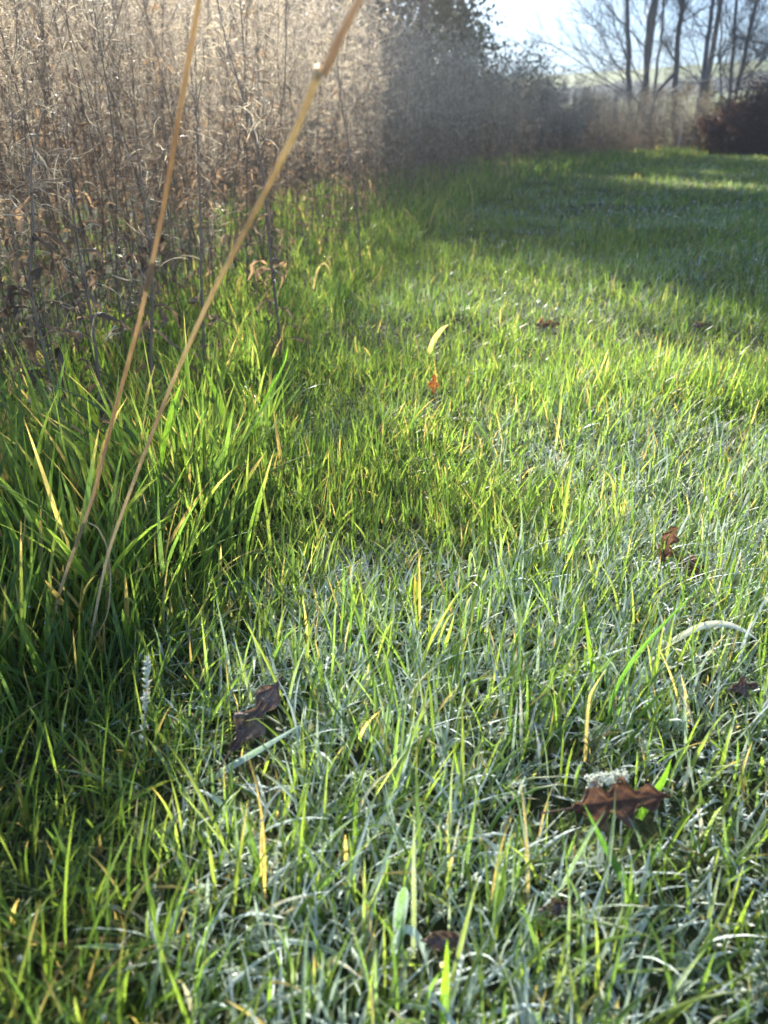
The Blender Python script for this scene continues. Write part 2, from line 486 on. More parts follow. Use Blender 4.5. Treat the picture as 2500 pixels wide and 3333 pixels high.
GREENS = np.array([[0.076, 0.138, 0.043], [0.102, 0.174, 0.048], [0.135, 0.205, 0.050], [0.072, 0.122, 0.058], [0.165, 0.218, 0.070]])
def greens(n, straw=0.06):
    c = GREENS[rng.integers(0, len(GREENS), n)] * rng.uniform(0.75, 1.25, (n, 1))
    s = rng.random(n) < straw
    c[s] = np.array([0.40, 0.31, 0.17]) * rng.uniform(0.6, 1.2, (s.sum(), 1))
    return c

def frost_map(x, y):
    """how much rime is left on the turf; long-wave patches, none in the tall tussocks"""
    f = fnoise(x * 2.1 + 40, y * 2.1 + 12, 3)
    f = sstep(0.32, 0.56, f + 0.06 * sstep(1.1, .6, y))
    f = f * sstep(0.0, 0.30, x - turf_edge(y))
    # lower, nearer turf on the right is the most frosted; the sunny bank beyond is thawed
    f = f * (1 - 0.55 * sstep(1.15, 1.6, y) * sstep(2.6, 1.9, y))
    return f

def scatter(n, y0, y1, slope, pad, dens_pow=0.0, rmax=None):
    """random points of a wedge in front of the camera"""
    out = []; tot = 0
    while tot < n:
        y = rng.uniform(y0, y1, n * 2)
        x = rng.uniform(-1, 1, n * 2) * (slope * y1 + pad)
        k = np.abs(x) < slope * np.maximum(y, 0) + pad
        if dens_pow: k &= rng.random(n * 2) < (y0 / np.maximum(y, y0)) ** dens_pow
        p = np.stack([x[k], y[k]], -1); out.append(p); tot += len(p)
    return np.concatenate(out)[:n]

CLEAR = []          # little hollows where a fallen leaf has pressed the blades down
for (px, py, cr, z) in [(1880, 2680, .030, .01), (1990, 2680, .034, .01), (2080, 2680, .026, .01), (2175, 1850, .034, .01), (2240, 1880, .03, .01),
                     (2405, 2290, .022, .01), (790, 2420, .03, .01), (850, 2380, .03, .01), (830, 2540, .035, .01), (1410, 1300, .04, .01),
                     (1765, 1085, .06, .01), (865, 1320, .05, .01), (1425, 3130, .02, .01), (1790, 3020, .018, .01), (2300, 2100, .03, .01), (1310, 3060, .022, .01)]:
    g_ = G(px, py, z); CLEAR.append((g_[0], g_[1], cr, z))

def lawn():
    parts = []
    def layer(p, lo, hi, w, seg, fold, lean, bend, frost_p, frost_lo, frost_hi, straw, tip, bias=0.35, gate=0.35, clear=True):
        x, y = p[:, 0], p[:, 1]
        n0 = fnoise(x * 4.5, y * 4.5, 2)                    # tufts
        keep = rng.random(len(x)) < np.clip((n0 - gate) * 3 + 0.7, 0.72, 1)
        # shorter and thinner away under the weeds
        inside = turf_edge(y) - x
        keep &= rng.random(len(x)) < np.clip(1.05 - 0.9 * sstep(-0.08, 0.35, inside), 0.12, 1)
        x, y, n0, inside = x[keep], y[keep], n0[keep], inside[keep]
        for (cx, cy, cr, _z) in (CLEAR if clear else []):
            k = ((x - cx) ** 2 + (y - cy) ** 2 > cr * cr) | (rng.random(len(x)) < .22)
            x, y, n0, inside = x[k], y[k], n0[k], inside[k]
        n = len(x)
        L = rng.uniform(lo, hi, n) * np.where(y < 1.6, 0.70 + 0.75 * n0, 0.35 + 1.35 * n0) * rng.choice([1, 1, 1, 1.35], n)
        W = w * rng.uniform(0.6, 1.35, n)
        az = rng.uniform(0, 2 * math.pi, n)
        b = rng.random(n) < bias
        az[b] = rng.normal(0.5, 0.6, b.sum())               # many lean to the right, away from the bank
        ln = np.abs(rng.normal(0, lean, n)); bd = np.abs(rng.normal(0, bend, n))
        fm = frost_map(x, y)
        fr = np.where(rng.random(n) < frost_p * (0.25 + fm), rng.uniform(frost_lo, frost_hi, n) * (0.35 + 0.75 * fm), 0.0)
        tipd = np.where(rng.random(n) < tip, rng.uniform(0.04, 0.35, n), -0.2)
        root = np.stack([x, y, ground_z(x, y) - 0.003], -1)
        g = greens(n, straw)
        g *= (0.8 + 0.45 * fnoise(x * 3 + 80, y * 3, 2))[:, None]
        V, F, c, f, u, C = blade_arrays(root, L, W, ln, bd, az, rng.normal(0, 0.5, n), seg, fold, g, fr, tipd,
                                        rng.normal(0, 0.4, n))
        parts.append((V, F, c, f, u))
        return C, n
    # near turf: a low, half-lying frosted layer and an upright one
    pN = scatter(66000, 0.12, 1.75, 0.62, 0.28)
    layer(pN[:40000], 0.018, 0.060, 0.0033, 5, True, 0.85, 0.9, 0.80, 0.45, 1.0, 0.12, 0.08, 0.15)
    C1, _ = layer(pN[40000:], 0.025, 0.080, 0.0033, 6, True, 0.45, 0.5, 0.38, 0.2, 0.6, 0.04, 0.14)
    layer(scatter(26000, 0.12, 1.5, 0.62, 0.25), 0.008, 0.024, 0.0030, 3, False, 1.0, 0.8, 0.5, 0.3, 0.7, 0.35, 0.0, clear=False)
    emit('lawn_grass', parts, M['grass'], 'short frosty lawn grass nearest to the viewer', 'grass')
    parts.clear()
    pM = scatter(100000, 1.7, 5.2, 0.60, 0.45, 0.9)
    layer(pM[:46000], 0.02, 0.055, 0.0036, 3, False, 0.7, 0.8, 0.40, 0.4, 0.9, 0.06, 0.1, 0.15)
    layer(pM[46000:], 0.022, 0.072, 0.0036, 4, False, 0.50, 0.5, 0.3, 0.2, 0.5, 0.03, 0.10)
    emit('middle_lawn_grass', parts, M['grass'], 'sunlit lawn grass in the middle distance beside the weeds', 'grass')
    parts.clear()
    pF = scatter(75000, 5.0, 12.0, 0.58, 0.8, 1.1)
    layer(pF, 0.025, 0.065, 0.0070, 3, False, 0.55, 0.5, 0.25, 0.3, 0.7, 0.05, 0.1, gate=0.2)
    pG = scatter(90000, 11.5, 30.0, 0.55, 2.0, 1.3)
    layer(pG, 0.03, 0.06, 0.018, 2, False, 0.35, 0.5, 0.2, 0.3, 0.7, 0.05, 0.1, gate=0.1)
    emit('distant_lawn_grass', parts, M['grass_far'], 'shaded far end of the lawn running up to the hedge', 'grass')
    return C1
C_near = lawn()

def rank_grass():
    """long tussocky grass along the foot of the weeds and between their stems"""
    parts = []
    def clumps(nc, y0, y1, off_lo, off_hi, per, Llo, Lhi, w, seg, leanx, straw=0.08, tipp=0.2, size=.035):
        cy = rng.uniform(y0, y1, nc); cx = turf_edge(cy) + rng.uniform(off_lo, off_hi, nc)
        k = rng.integers(per[0], per[1], nc)
        idx = np.repeat(np.arange(nc), k); n = len(idx)
        r = np.abs(rng.normal(0, size, n)); a = rng.uniform(0, 2 * math.pi, n)
        x = cx[idx] + r * np.cos(a); y = cy[idx] + r * np.sin(a)
        caz = rng.normal(leanx, 0.9, nc)
        az = np.where(rng.random(n) < .55, caz[idx] + rng.normal(0, .5, n), a)
        L = rng.uniform(Llo, Lhi, nc)[idx] * rng.uniform(0.5, 1.15, n)
        root = np.stack([x, y, ground_z(x, y) - .003], -1)
        g = greens(n, straw) * 1.1; tipd = np.where(rng.random(n) < tipp, rng.uniform(.05, .4, n), -.2)
        V, F, c, f, u, C = blade_arrays(root, L, w * rng.uniform(.6, 1.3, n), np.abs(rng.normal(.12, .22, n)),
                                        np.abs(rng.normal(.45, .45, n)), az, rng.normal(0, .7, n), seg, seg > 5,
                                        g, np.where(rng.random(n) < .12, .3, 0.0), tipd, rng.normal(0, .5, n), 3.0)
        parts.append((V, F, c, f, u))
    clumps(60, 0.40, 0.68, -0.36, 0.03, (12, 24), .07, .14, .0058, 9, 2.6)
    clumps(85, 0.68, 1.05, -0.50, 0.05, (14, 27), .13, .28, .0072, 9, 2.6)
    clumps(70, 1.05, 1.45, -0.55, 0.05, (12, 22), .07, .16, .0060, 7, 2.4)
    clumps(60, 0.5, 1.9, -0.05, 0.16, (10, 22), .08, .18, .0058, 7, 1.2)
    clumps(150, 1.45, 4.2, -0.4, 0.14, (12, 26), .06, .15, .0056, 6, 1.2)
    clumps(380, 4.0, 9.5, -0.9, 0.3, (12, 22), .10, .22, .008, 4, 1.2, size=.1)
    clumps(500, 9.0, 24.0, -0.9, 0.6, (10, 18), .10, .24, .018, 3, 1.2, size=.2)
    clumps(80, 0.9, 4.5, -2.2, -0.4, (8, 16), .06, .14, .006, 5, 1.2)
    emit('tussock_grass', parts, M['grass'], 'long lush tussock grass along the foot of the dry weeds', 'grass')
rank_grass()

def moss():
    """little leafy moss shoots between the blades, rimed white"""
    p = scatter(18000, 0.15, 2.3, 0.6, 0.25, 0.0)
    x, y = p[:, 0], p[:, 1]
    keep = (x > edge_x(y) + .02) & (rng.random(len(x)) < 0.25 + fnoise(x * 5 + 9, y * 5 + 3, 2))
    x, y = x[keep], y[keep]; n = len(x); k = 13
    fm = frost_map(x, y)
    for (cx, cy, cr, _z) in CLEAR: fm = np.where((x - cx) ** 2 + (y - cy) ** 2 < cr * cr, fm * .15, fm)
    h = rng.uniform(.010, .026, n); az0 = rng.uniform(0, 6.283, n); lean = rng.uniform(.2, 1.1, n)
    D = np.stack([np.sin(lean) * np.cos(az0), np.sin(lean) * np.sin(az0), np.cos(lean)], -1)
    t = np.linspace(.15, 1, k)
    base = np.stack([x, y, ground_z(x, y) + .004], -1)[:, None] + D[:, None] * (h[:, None, None] * t[None, :, None])
    root = base.reshape(-1, 3); m = n * k
    az = (az0[:, None] + np.arange(k)[None] * 2.4).reshape(-1)
    fr = np.repeat(fm * rng.uniform(.2, .8, n) + .12, k)
    g = np.repeat(np.array([[.13, .19, .03]]) * rng.uniform(.6, 1.3, (n, 1)), k, 0)
    V, F, c, f, u, C = blade_arrays(root, rng.uniform(.003, .0065, m), rng.uniform(.0012, .0024, m),
                                    rng.uniform(.7, 1.3, m), rng.uniform(-.4, .3, m), az, np.zeros(m), 2, False, g, fr)
    emit('moss', [(V, F, c, f, u)], M['moss'], 'low frosted moss shoots between the grass blades', 'moss')
moss()

# ------------------------------------------------------------------ dew: beads on tips and blades
def dew():
    # octahedron subdivided once
    import bmesh
    bm = bmesh.new(); bmesh.ops.create_icosphere(bm, subdivisions=2, radius=1.0)
    bv = np.array([v.co[:] for v in bm.verts]); bf = np.array([[v.index for v in f.verts] for f in bm.faces]); bm.free()
    n = 2600
    i = rng.integers(0, C_near.shape[0], n); j = rng.integers(2, C_near.shape[1], n)
    c = C_near[i, j]
    r = rng.uniform(.0005, .0014, n)
    V = (bv[None] * r[:, None, None] + c[:, None]).reshape(-1, 3)
    F = (bf[None] + (np.arange(n) * len(bv))[:, None, None]).reshape(-1, 3)
    p2 = scatter(4200, 1.1, 6.0, .55, .3, .6)
    c2 = np.stack([p2[:, 0], p2[:, 1], ground_z(p2[:, 0], p2[:, 1]) + rng.uniform(.03, .075, len(p2))], -1)
    r2 = rng.uniform(.0008, .0017, len(p2)) * (0.7 + .35 * p2[:, 1])
    V2 = (bv[None] * r2[:, None, None] + c2[:, None]).reshape(-1, 3)
    F2 = (bf[None] + (np.arange(len(p2)) * len(bv))[:, None, None]).reshape(-1, 3) + len(V)
    o = mesh_obj('dew_drops', np.concatenate([V, V2]), np.concatenate([F, F2]), M['dew'])
    tag(o, 'tiny glinting dew drops beaded on the grass', 'dew', kind='stuff')
dew()

# ------------------------------------------------------------------ dry willowherb
def wavy(p0, p1, n, amp, r):
    t = np.linspace(0, 1, n)[:, None]
    base = np.asarray(p0)[None] * (1 - t) + np.asarray(p1)[None] * t
    ph = r.uniform(0, 6.28, 3); fr_ = r.uniform(1.5, 5, 3)
    off = np.stack([np.sin(t[:, 0] * fr_[0] * 2 + ph[0]) - math.sin(ph[0]), np.sin(t[:, 0] * fr_[1] * 2 + ph[1]) - math.sin(ph[1]), 0 * t[:, 0]], -1)
    return base + off * amp

def curl(p, d, L, turn, n, r, plane=None):
    """an arc that starts at p along d and curls round by 'turn' radians"""
    d = d / (np.linalg.norm(d) + 1e-9)
    ax = np.cross(d, r.normal(0, 1, 3)) if plane is None else plane
    ax = ax / (np.linalg.norm(ax) + 1e-9)
    e = np.cross(ax, d)
    a = np.linspace(0, 1, n)
    th = turn * a ** 1.35
    dirs = d[None] * np.cos(th)[:, None] + e[None] * np.sin(th)[:, None] + ax[None] * (0.15 * a[:, None])
    pts = np.concatenate([[p], p + np.cumsum((dirs[:-1] + dirs[1:]) / 2 * L / (n - 1), axis=0)])
    return pts, ax

def willow_parts(seed, H, npod, nleaf, fine=True, nbr=6, line=None, rad=.0024, leafs=1.0, t_leaf=(.06, .62), pod0=.38):
    r = np.random.default_rng(seed)
    st, pod, fl, lf = MB(), MB(), MB(), MB()
    top = np.array([r.normal(0, .05) * H, r.normal(0, .05) * H, H])
    n = 16 if fine else 6
    if line is None: line = wavy((0, 0, -.02), top, n, .012 * H, r)
    else:
        line = np.asarray(line, float); n0 = len(line); n = 22
        tt0 = np.linspace(0, n0 - 1, n); line = np.stack([np.interp(tt0, np.arange(n0), line[:, k]) for k in range(3)], -1)
        line[1:-1] += r.normal(0, .0011, (n - 2, 3))
        for _ in range(2): line[1:-1] = (line[:-2] + 2 * line[1:-1] + line[2:]) / 4; H = line[-1][2] - line[0][2]
    st.tube(line, rad * np.interp(np.linspace(0, 1, n), [0, .6, 1], [1, .7, .25]), 6 if fine else 3, a=np.repeat(np.linspace(.2, .6, n), 6 if fine else 3))
    T = np.linspace(0, 1, n)
    def at(t): return np.array([np.interp(t, T, line[:, k]) for k in range(3)])
    axes = [(at, pod0, 1.0, 1.0)]
    for b in range(nbr):
        t0 = r.uniform(.35, .85); a = r.uniform(0, 6.28); l = r.uniform(.12, .34) * H * (1.1 - t0 * .6)
        p = at(t0); d = np.array([math.cos(a) * .55, math.sin(a) * .55, .85])
        m = 7 if fine else 3
        tt = np.linspace(0, 1, m)[:, None]
        ln = p + d * l * tt + np.array([0, 0, 1]) * l * .15 * tt ** 2 + r.normal(0, .004, (m, 3)) * tt
        st.tube(ln, np.linspace(.0012, .0006, m), 4 if fine else 3, a=.45)
        axes.append((lambda t, ln=ln, m=m: np.array([np.interp(t, np.linspace(0, 1, m), ln[:, k]) for k in range(3)]), .15, 1.0, .5))
    for q in range(npod):
        f, a0, a1, wgt = axes[0] if (r.random() < .5 or len(axes) == 1) else axes[r.integers(1, len(axes))]
        p = f(a0 + (a1 - a0) * r.random() ** .8)
        a = r.uniform(0, 6.28); up = r.uniform(-.1, 1.0)
        d = np.array([math.cos(a), math.sin(a), up]); d /= np.linalg.norm(d)
        pl = r.uniform(.008, .028); e = p + d * pl
        if fine: st.tube([p, (p + e) / 2 + r.normal(0, .001, 3), e], .0005, 3, a=.6)
        for v in range(r.integers(1, 4) if fine else 1):
            L = r.uniform(.035, .085) * (1 if fine else 1.25); turn = r.uniform(1.2, 5.0) * r.choice([1, .7])
            dd = d + r.normal(0, .45, 3)
            pts, ax = curl(e, dd, L, turn, 10 if fine else 5, r)
            w = (.0021 if fine else .0044) * np.clip(np.sin(np.linspace(.5, 3.0, len(pts))), .3, 1) * r.uniform(.6, 1.4)
            pod.ribbon(pts, w, ax, a=r.random())
        if r.random() < (.10 if fine else .05):
            for z in range(6 if fine else 2):
                dd = r.normal(0, 1, 3); dd /= np.linalg.norm(dd)
                pod.ribbon([e, e + dd * .006, e + dd * .011 + r.normal(0, .002, 3)], .0009 if fine else .003, np.cross(dd, [0, .3, 1]), a=1.3)
    for q in range(nleaf):
        t0 = r.uniform(*t_leaf); p = at(t0); a = r.uniform(0, 6.28)
        L = r.uniform(.04, .10) * (1.15 - t0 * .6) * leafs; m = 8 if fine else 4
        d = np.array([math.cos(a), math.sin(a), r.uniform(-.2, .8)])
        down = np.array([0, 0, -1.0])
        tt = np.linspace(0, 1, m)
        dirs = d[None] * (1 - tt[:, None]) + (down + np.array([math.cos(a), math.sin(a), 0]) * r.normal(0, .4))[None] * (tt[:, None] * r.uniform(.6, 2))
        dirs += r.normal(0, .35, (m, 3)); dirs /= np.linalg.norm(dirs, axis=1, keepdims=True)
        pts = np.concatenate([[p], p + np.cumsum(dirs[:-1] * L / (m - 1), axis=0)])
        tw = r.uniform(0, 6.28) + tt * r.normal(0, 2.5)
        s1 = np.stack([np.cos(a + 1.57 + tw * .5), np.sin(a + 1.57 + tw * .5), np.sin(tw) * .8], -1); s1 /= np.linalg.norm(s1, axis=1, keepdims=True)
        w = leafs * r.uniform(.005, .013) * np.clip(np.sin(np.linspace(.15, 2.95, m)), .12, 1) * r.uniform(.7, 1.3, m)
        if fine:
            nn = np.cross(dirs, s1); nn /= np.linalg.norm(nn, axis=1, keepdims=True) + 1e-9
            V = np.stack([pts - s1 * w[:, None] / 2 + nn * w[:, None] * .35, pts - s1 * w[:, None] * .12, pts + s1 * w[:, None] * .14, pts + s1 * w[:, None] * .45 + nn * w[:, None] * .42], 1)
            i = (np.arange(m - 1) * 4)[:, None] + np.arange(3)[None]
            lf.add(V.reshape(-1, 3), np.stack([i, i + 1, i + 5, i + 4], -1).reshape(-1, 4), a=r.random() ** 2)
        else:
            lf.ribbon(pts, w * 1.2, s1, a=r.random() ** 2)
    return st, pod, fl, lf

W_LABEL = 'dry brown willowherb plant with curled split pods in the near part of the stand'
W_GROUP = 'dry willowherb plants of the near stand'
def make_willow(seed, H, npod, nleaf, nbr=6, label=W_LABEL):
    st, pod, fl, lf = willow_parts(seed, H, npod, nleaf, True, nbr)
    root = empty('willowherb', (0, 0, 0), label, 'dry plant', W_GROUP)
    st.build('stem', M['stem'], root)
    pod.build('crown', M['pod'], root, smooth=False)
    if fl.n: fl.build('seed_fluff', M['fluff'], root)
    if lf.n: lf.build('foliage', M['wither'], root)
    return root

def stand():
    protos = [make_willow(100 + i, 1.25 + .03 * (i % 4), int(74 + 8 * (i % 5)), int(20 + 4 * (i % 4)), 4 + i % 4) for i in range(11)]
    # positions: poisson-like over the band
    r = np.random.default_rng(11)
    cand = []
    for k in range(60000):
        y = r.uniform(.75, 24) if r.random() < .6 else r.uniform(.75, 6)
        off = r.uniform(0, 1) ** 1.3 * (5.0 if y > 2 else 3.0)
        x = edge_x(y) - .10 - off
        if x < -.62 * y - 1.0: continue
        cand.append((x, y, math.hypot(x, y), off))
    pts = []; grid = {}
    for (x, y, d, off) in cand:
        sp = .082 if d < 2.0 else .095 if d < 2.6 else .115 if d < 4.5 else (.12 if d < 9 else .17)
        if d > 6 and off > 3.2: continue
        c = (int(x / .25), int(y / .25)); ok = True
        for gx in range(c[0] - 1, c[0] + 2):
            for gy in range(c[1] - 1, c[1] + 2):
                for (qx, qy) in grid.get((gx, gy), ()):
                    if (qx - x) ** 2 + (qy - y) ** 2 < sp * sp: ok = False
        if not ok: continue
        # little bays and gaps at the front of the stand
        if off < .5 and y > 2.0 and vnoise(x * 3 + 50, y * 3 + 7) < .38: continue
        if d < 1.0: continue
        grid.setdefault(c, []).append((x, y)); pts.append((x, y, d, off))
    pts.sort(key=lambda q: q[2] + (0 if q[0] > -.60 * q[1] - .10 else 100))
    near, far = pts[:285], pts[285:]
    def where(x, y):
        px = 1250 + 2500 * x / (y * math.cos(PITCH))
        if px < 330: return 'left of the left straw stalk'
        if px < 900: return 'seen behind and between the two straw stalks'
        return 'right of the right straw stalk'
    for i, (x, y, d, off) in enumerate(near):
        pr = protos[i] if i < len(protos) else None
        sc = r.uniform(.78, 1.06) * (1 if off > .35 else r.uniform(.72, 1.0))
        if d < 2.3: sc *= .82
        rot = (r.normal(0, .06), r.normal(0, .06), r.uniform(0, 6.28))
        loc = (x, y, float(ground_z(x, y)))
        if pr is not None:
            pr.location = loc; pr.rotation_euler = rot; pr.scale = (sc,) * 3; o = pr
        else:
            o = copy_thing(protos[r.integers(0, len(protos))], loc, rot, (sc,) * 3)
        size = 'short' if sc < .85 else 'tall'
        o['label'] = size + ' dry willowherb with curled pods, ' + where(x, y)
        o['group'] = size + ' willowherbs ' + where(x, y)
    # the rest of the stand as one mass
    lows = []
    for i in range(8):
        st, pod, fl, lf = willow_parts(500 + i, 1.3, 95, 16, False, 5, pod0=.07, t_leaf=(.03, .4))
        parts = [st.arrays(), pod.arrays(), lf.arrays(), fl.arrays() if fl.n else None]
        lows.append(parts)
    Vs, Qs, As, Ms, n = [], [], [], [], 0
    for (x, y, d, off) in far:
        lp = lows[r.integers(0, 8)]
        sc = r.uniform(.75, 1.08) * (1.0 + .04 * max(0, min(y - 8, 8)) / 8)
        a = r.uniform(0, 6.28); c, s = math.cos(a), math.sin(a)
        tx, ty = r.normal(0, .06), r.normal(0, .06)
        R = np.array([[c, -s, tx], [s, c, ty], [0, 0, 1]]) * sc
        o = np.array([x, y, float(ground_z(x, y))])
        for mi, ar in enumerate(lp):
            if ar is None: continue
            V, Q, T, A = ar
            Vs.append(V @ R.T + o); Qs.append(Q + n); n += len(V)
            As.append(A * .85); Ms.append(np.full(len(Q), mi))
    ob = mesh_obj('willowherb_mass', np.concatenate(Vs), np.concatenate(Qs), [M['stem'], M['pod'], M['wither'], M['fluff']],
                  None, {'var': np.concatenate(As)}, False, np.concatenate(Ms))
    tag(ob, 'farther part of the dry grey brown willowherb stand curving to the right', 'dry plants', kind='stuff')
    print('willowherb', len(near), len(far))
stand()

# ------------------------------------------------------------------ single plants in front that can be told apart
def px_line(pl):
    return np.array([P(x, y, d) for x, y, d in pl])

def hero_willow(seed, pl, label, npod=30, nleaf=16, nbr=3, rad=.0022, leafs=1.0, t_leaf=(.1, .7), pod0=.3):
    ln = px_line(pl); base = ln[0].copy(); base[2] = float(ground_z(base[0], base[1]))
    ln[0][2] = base[2] - .01
    st, pod, fl, lf = willow_parts(seed, 1, npod, nleaf, True, nbr, ln - base, rad, leafs, t_leaf, pod0)
    root = empty('willowherb', base, label, 'dry plant')
    st.build('stem', M['stem'], root)
    if pod.n: pod.build('crown', M['pod'], root, smooth=False)
    if fl.n: fl.build('seed_fluff', M['fluff'], root)
    if lf.n: lf.build('foliage', M['wither'], root)
hero_willow(901, [(330, 1790, 1.08), (262, 1620, 1.10), (205, 1380, 1.12), (140, 1130, 1.14), (95, 930, 1.15), (112, 720, 1.16), (92, 560, 1.17), (150, 330, 1.2)],
            'nearest left weed stem hung with big grey shrivelled leaves', 12, 30, 1, .0038, 1.4, (.25, .82), .5)
hero_willow(902, [(400, 1700, 1.22), (335, 1390, 1.25), (318, 1180, 1.27), (285, 960, 1.3), (250, 780, 1.32), (222, 540, 1.36), (215, 300, 1.4)],
            'thin grey weed stem just left of the left straw stalk, with curled leaves', 24, 24, 2, .0034, 1.25)
hero_willow(903, [(500, 1480, 1.35), (495, 1300, 1.38), (488, 1100, 1.4), (500, 900, 1.42), (470, 650, 1.45), (430, 400, 1.5)],
            'upright pale grey weed stem standing between the two straw stalks', 22, 30, 3, .0038, 1.2)
hero_willow(904, [(925, 1240, 1.72), (905, 1050, 1.75), (880, 830, 1.78), (862, 560, 1.8), (800, 330, 1.85), (730, 130, 1.9), (700, -60, 1.95)],
            'dark straight weed stem at the front edge of the stand above the sunny lawn', 30, 30, 4, .0042, 1.0, (.05, .5))
hero_willow(905, [(1175, 850, 3.0), (1160, 640, 3.02), (1135, 470, 3.05), (1105, 300, 3.1), (1092, 130, 3.15), (1060, -80, 3.2)],
            'slender pale stem rising beside the knuckle of the right straw stalk', 26, 14, 2, .0040, 1.1)
hero_willow(906, [(660, 1360, 1.6), (665, 1150, 1.62), (655, 900, 1.65), (650, 620, 1.68), (640, 380, 1.7), (636, 160, 1.75)],
            'dark weed stem seen right between the straw stalks with side shoots', 34, 22, 5, .0036, 1.1)

def stalk(name, pl, r0, r1, label, cat, mat, node=None, extra_top=None):
    ln = px_line(pl)
    ln[0][2] = float(ground_z(ln[0][0], ln[0][1])) - .01
    n0 = len(ln); tt0 = np.linspace(0, n0 - 1, 60)
    L = np.stack([np.interp(tt0, np.arange(n0), ln[:, k]) for k in range(3)], -1)
    for _ in range(4): L[1:-1] = (L[:-2] + 2 * L[1:-1] + L[2:]) / 4
    base = ln[0].copy()
    root = empty(name, base, label, cat)
    m = MB(); m.tube(L - base, np.linspace(r0, r1, 60), 10, a=np.repeat(.35 + .5 * np.abs(np.sin(np.linspace(0, 9, 60))), 10))
    m.build('stem', mat, root)
    return root, L - base
root, L = stalk('straw_stalk', [(120, 2100, .80), (196, 1914, .75), (301, 1628, .69), (377, 1326, .63), (452, 1055, .56), (527, 708, .50), (595, 301, .43), (648, 0, .385), (690, -300, .35)],
      .0016, .0013, 'left one of two blurred orange brown straw stalks in the foreground', 'stalk', M['straw'])
for k in (12, 33):
    nd_ = MB(); nd_.tube(L[k - 1:k + 2], [.0016, .0018, .0016], 10, a=.2); nd_.build('node', M['straw'], root)
root, L = stalk('straw_stalk', [(249, 2100, .78), (347, 1809, .735), (452, 1522, .68), (558, 1251, .61), (678, 980, .53), (844, 663, .44), (965, 422, .375), (1040, 226, .34)],
      .0014, .0017, 'right one of two straw stalks, blurred and kinked at a pale knuckle', 'stalk', M['straw_pale'])
nd2 = MB(); e = L[-1]; b = root.location
q = np.array([P(1045, 215, .34), P(1052, 246, .338), P(1110, 110, .33), P(1180, -20, .325), P(1240, -220, .32)]) - np.array(b[:])
nd2.tube(np.array([L[-2], e, e + (e - L[-2]) * .12]), [.0018, .0023, .0012], 12, a=.9)
nd2.build('node', M['straw_pale'], root)
up = MB(); up.tube(np.array([q[1], (q[1] * .7 + q[2] * .3), q[2], q[3], q[4]]), [.0015, .0021, .0018, .0015, .0012], 12, a=.55)
up.build('upper_stem', M['straw'], root)
o, L = stalk('dead_grass_stalk', [(105, 2112, .80), (170, 2098, .79), (240, 2112, .78), (310, 2082, .775), (352, 2000, .77), (362, 1880, .77), (350, 1780, .77), (318, 1715, .77), (285, 1700, .77)],
      .0008, .0006, 'thin looped dead grass stalk hooked round the two straw stalks', 'stalk', M['straw'])
o, L = stalk('dead_grass_stalk', [(430, 1560, 1.02), (340, 1470, 1.02), (249, 1395, 1.03), (170, 1350, 1.035), (115, 1318, 1.04), (92, 1300, 1.04)],
      .0012, .0030, 'pale bulging dead stalk lying over the tussock at the left edge', 'stalk', M['straw'])

def hero_blade(name, pl, wpx, label, col, frost, cat='grass blade', tip=-.2, blunt=2.2, parts=None):
    ln = px_line(pl); n0 = len(ln); n = 18
    tt0 = np.linspace(0, n0 - 1, n)
    L = np.stack([np.interp(tt0, np.arange(n0), ln[:, k]) for k in range(3)], -1)
    for _ in range(3): L[1:-1] = (L[:-2] + 2 * L[1:-1] + L[2:]) / 4
    w0 = wpx / 2500 * pl[0][2]
    D = np.gradient(L, axis=0); D /= np.linalg.norm(D, axis=1, keepdims=True)
    face = np.array([0.25, -1.0, .75]); face = face / np.linalg.norm(face)
    S = np.cross(D, face); S /= np.linalg.norm(S, axis=1, keepdims=True) + 1e-9
    Nn = np.cross(D, S)
    t = np.linspace(0, 1, n); w = w0 * (.7 + .3 * np.sin(np.clip(t * 2.4, 0, 1.57))) * np.clip(1 - t ** blunt, .04, 1)
    V = np.stack([L - S * w[:, None] / 2, L - S * w[:, None] * .25 + Nn * w[:, None] * .10, L + Nn * w[:, None] * .16, L + S * w[:, None] * .25 + Nn * w[:, None] * .10, L + S * w[:, None] / 2], 1)
    base = L[0].copy()
    i = (np.arange(n - 1) * 5)[:, None] + np.arange(4)[None]
    F = np.stack([i, i + 1, i + 6, i + 5], -1).reshape(-1, 4)
    T = np.repeat(t, 5); A = np.tile([-1, -.5, 0, .5, 1], n)
    c = np.broadcast_to(np.array(col), (len(T), 3)).copy()
    f = np.clip((T - (1 - tip)) / .1, 0, 1)[:, None]; c = c * (1 - f) + np.array([.45, .26, .10]) * f
    o = mesh_obj(name, (V - base).reshape(-1, 3), F, M['grass'], None,
                 {'col': np.concatenate([c, np.ones((len(c), 1))], 1), 'frost': np.full(len(T), frost), 'buv': np.stack([A, T, T * 0 + .5], -1)})
    o.location = [float(a) for a in base]
    return tag(o, label, cat)
G1, G2, G3, ST = (.10, .22, .03), (.13, .24, .035), (.07, .16, .04), (.44, .36, .22)
hero_blade('tall_grass', [(1945, 2330, .76), (1932, 2200, .755), (1915, 2080, .75), (1903, 1985, .745)], 22, 'tall bright green upright blade in the right middle of the lawn', G2, .0)
hero_blade('tall_grass', [(1975, 2420, .70), (1990, 2260, .69), (2070, 2130, .68), (2180, 2010, .67), (2290, 1900, .67)], 18, 'long slanting blue green blade below the curled brown leaf', G3, .25)
hero_blade('frosted_grass', [(2170, 2100, .78), (2230, 2062, .775), (2300, 2028, .775), (2380, 2030, .77), (2440, 2062, .765), (2480, 2095, .76)], 26, 'pale arched dead blade white with frost near the right edge', ST, 1.0, tip=-.2)
